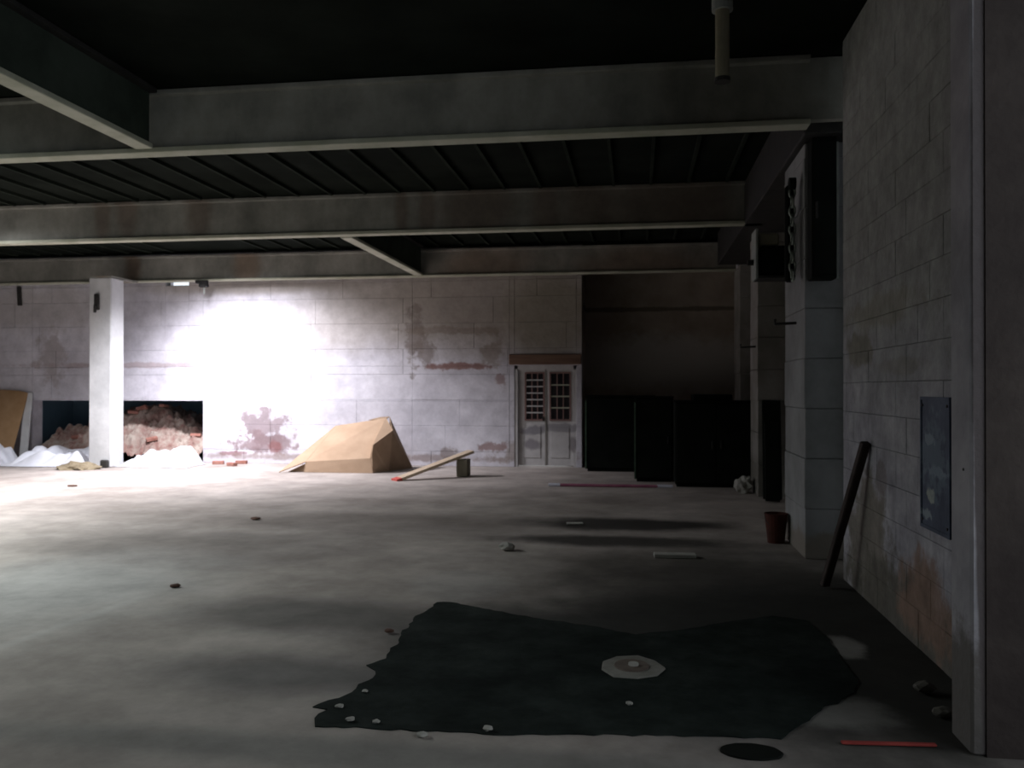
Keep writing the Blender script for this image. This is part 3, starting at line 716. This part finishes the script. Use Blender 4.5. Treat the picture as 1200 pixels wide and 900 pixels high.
# ------------------------------------------------------------------ floor things
out = [(372, 826), (366, 829), (384, 832), (368, 842), (369, 851), (430, 853), (500, 857), (565, 860), (600, 861), (680, 860), (770, 862), (860, 864), (915, 866),
       (934, 852), (962, 832), (1001, 812), (1003, 795), (985, 772), (970, 748), (945, 728), (905, 722), (860, 728), (800, 738), (745, 744), (700, 735), (650, 728), (600, 720), (560, 712), (528, 706), (512, 706),
       (500, 716), (487, 722), (480, 734), (470, 742), (466, 756), (458, 760), (452, 772), (430, 780), (440, 786), (438, 795), (420, 802), (412, 812), (398, 818)]
P = [fl(*q) for q in out]
bm = bmesh.new(); rng = random.Random(5); pts = []
for i, a in enumerate(P):
    b = P[(i+1) % len(P)]
    n = max(1, int((b-a).length/.05))
    for k in range(n):
        t = k/n; q = a.lerp(b, t)
        j = .012 if k else .004
        pts.append(q + Vector((rng.uniform(-j, j), rng.uniform(-j, j), 0)))
top = [bm.verts.new((p.x, p.y, .006)) for p in pts]; bot = [bm.verts.new((p.x, p.y, .0005)) for p in pts]
bmesh.ops.triangle_fill(bm, use_beauty=True, use_dissolve=False, edges=[bm.edges.new((top[i], top[(i+1) % len(top)])) for i in range(len(top))])
for i in range(len(top)): bm.faces.new((top[i], bot[i], bot[(i+1) % len(top)], top[(i+1) % len(top)]))
for f in bm.faces:
    f.normal_update()
    if abs(f.normal.z) > .9 and f.normal.z < 0: f.normal_flip()
o = link_mesh('tar_patch', bm, M_TAR); tag(o, 'large ragged-edged black tar patch on the concrete floor', 'tar patch')

def disc(name, px, py, rx, ry, m, h, n=24, jag=.0, zb=0.0, parent=None):
    c = fl(px, py); bm = bmesh.new(); r_ = random.Random(px)
    a = []
    for k in range(n):
        t = 2*math.pi*k/n; q = 1+r_.uniform(-jag, jag); a.append((rx*math.cos(t)*q, ry*math.sin(t)*q))
    A = [bm.verts.new((x, y, 0)) for x, y in a]; B = [bm.verts.new((x*.97, y*.97, h)) for x, y in a]
    bm.faces.new(A[::-1]); bm.faces.new(B)
    for k in range(n): bm.faces.new((A[k], A[(k+1) % n], B[(k+1) % n], B[k]))
    bmesh.ops.recalc_face_normals(bm, faces=bm.faces)
    o = link_mesh(name, bm, m, parent)
    if parent is None: o.location = (c.x, c.y, zb)
    return o
c = fl(740, 783)
root = empty('drain_cover', (c.x, c.y, .006), 'pale flat drain cover set in the black tar patch', 'drain cover')
o = disc('surround', 740, 783, .19, .20, M_COVER, .010, 9, .07, parent=root)
o = disc('centre_plate', 741, 783, .10, .11, mat('brown_cover_plate', (0.13, 0.10, 0.085), (0.19, 0.155, 0.13), 9, .8, .1), .006, 20, 0, parent=root); o.location = (0, 0, .010)
o = disc('knob', 742, 783, .03, .03, M_STONE, .012, 12, 0, parent=root); o.location = (0.01, 0, .016)
o = disc('manhole_cover', 880, 881, .135, .085, M_BLACK, .008, 28, .02); tag(o, 'dark oval cover on the floor at the bottom edge', 'cover')
a, b = fl(985, 869, .01), fl(1096, 872, .01)
o = bar('red_strip', a, b, .024, .012, mat('dull_red_strip', (0.26, 0.035, 0.03), (0.36, 0.06, 0.05), 5, .8, .05), bev=.003); tag(o, 'thin red painted strip lying by the near wall end', 'strip')
a, b = fl(766, 650, .02), fl(815, 651, .02)
o = bar('timber_offcut', a, b, .12, .035, M_STONE, bev=.004); tag(o, 'pale flat timber offcut on the floor beyond the tar patch', 'offcut')
a, b = fl(664, 613, .012), fl(683, 613, .012)
o = bar('paper_scrap', a, b, .10, .012, M_STONE, bev=.002); tag(o, 'small pale scrap lying on the dark smear beyond the offcut', 'scrap')

def stone(px, py, r, label, group=None, m=M_STONE, flat=.55, name='stone_chip', cat='stone'):
    bm = bmesh.new(); bmesh.ops.create_icosphere(bm, subdivisions=2, radius=1)
    for v in bm.verts:
        q = 1 + .4*noise.noise(v.co*1.4 + Vector((px, py, 0))*.37)
        v.co = Vector((v.co.x*r*q*1.2, v.co.y*r*q, v.co.z*r*q*flat))
    zmin = min(v.co.z for v in bm.verts)
    p = fl(px, py); o = link_mesh(name, bm, m); onpatch = (700 < py < 858 and 400 < px < 980)
    o.location = (p.x, p.y, -zmin + (.006 if onpatch else 0)); tag(o, label, cat, group)
    return o
stone(594, 645, .07, 'fist-sized pale stone at the left end of the dark smear')
for px, py, r, lab in ((398, 829, .018, 'stone chip at the pointed left corner of the tar patch'),
                       (411, 846, .018, 'stone chip just inside the front left corner of the tar patch'),
                       (428, 812, .014, 'stone chip highest up the left edge of the tar patch'),
                       (441, 848, .016, 'stone chip inside the tar patch, right of the front left corner'),
                       (495, 863, .022, 'pale stone chip lying on the concrete in front of the tar patch'),
                       (572, 857, .020, 'white stone chip sitting on the front edge of the tar patch')):
    stone(px, py, r, lab, 'stone chips along the tar patch')
stone(737, 827, .016, 'small greenish chip lying on the tar patch below the drain cover')
M_LEAF = mat('brown_dry_debris', (0.09, 0.05, 0.04), (0.14, 0.08, 0.06), 10, .9, .1)
stone(206, 688, .035, 'dark brown clod alone on the open floor at the left', None, M_LEAF, .4, 'dirt_clod', 'clod')
stone(456, 742, .028, 'dark brown clod beside the upper left edge of the tar patch', None, M_LEAF, .4, 'dirt_clod', 'clod')
stone(300, 609, .05, 'brown clod on the floor in front of the cardboard box', None, M_LEAF, .35, 'dirt_clod', 'clod')
stone(85, 570, .07, 'flat dark clod on the floor in front of the white column', None, M_LEAF, .25, 'dirt_clod', 'clod')
stone(948, 651, .05, 'pale stone at the front corner of the pale block pier', None, M_STONE, .8)
for k, (px, py, r) in enumerate(((1083, 812, .05), (1104, 840, .04))):
    stone(px, py, r, ('larger broken plaster lump at the foot of the right-hand wall', 'smaller broken plaster lump beside the pale reveal of the near wall')[k], None, M_SIDE, .6, 'plaster_lump', 'rubble')
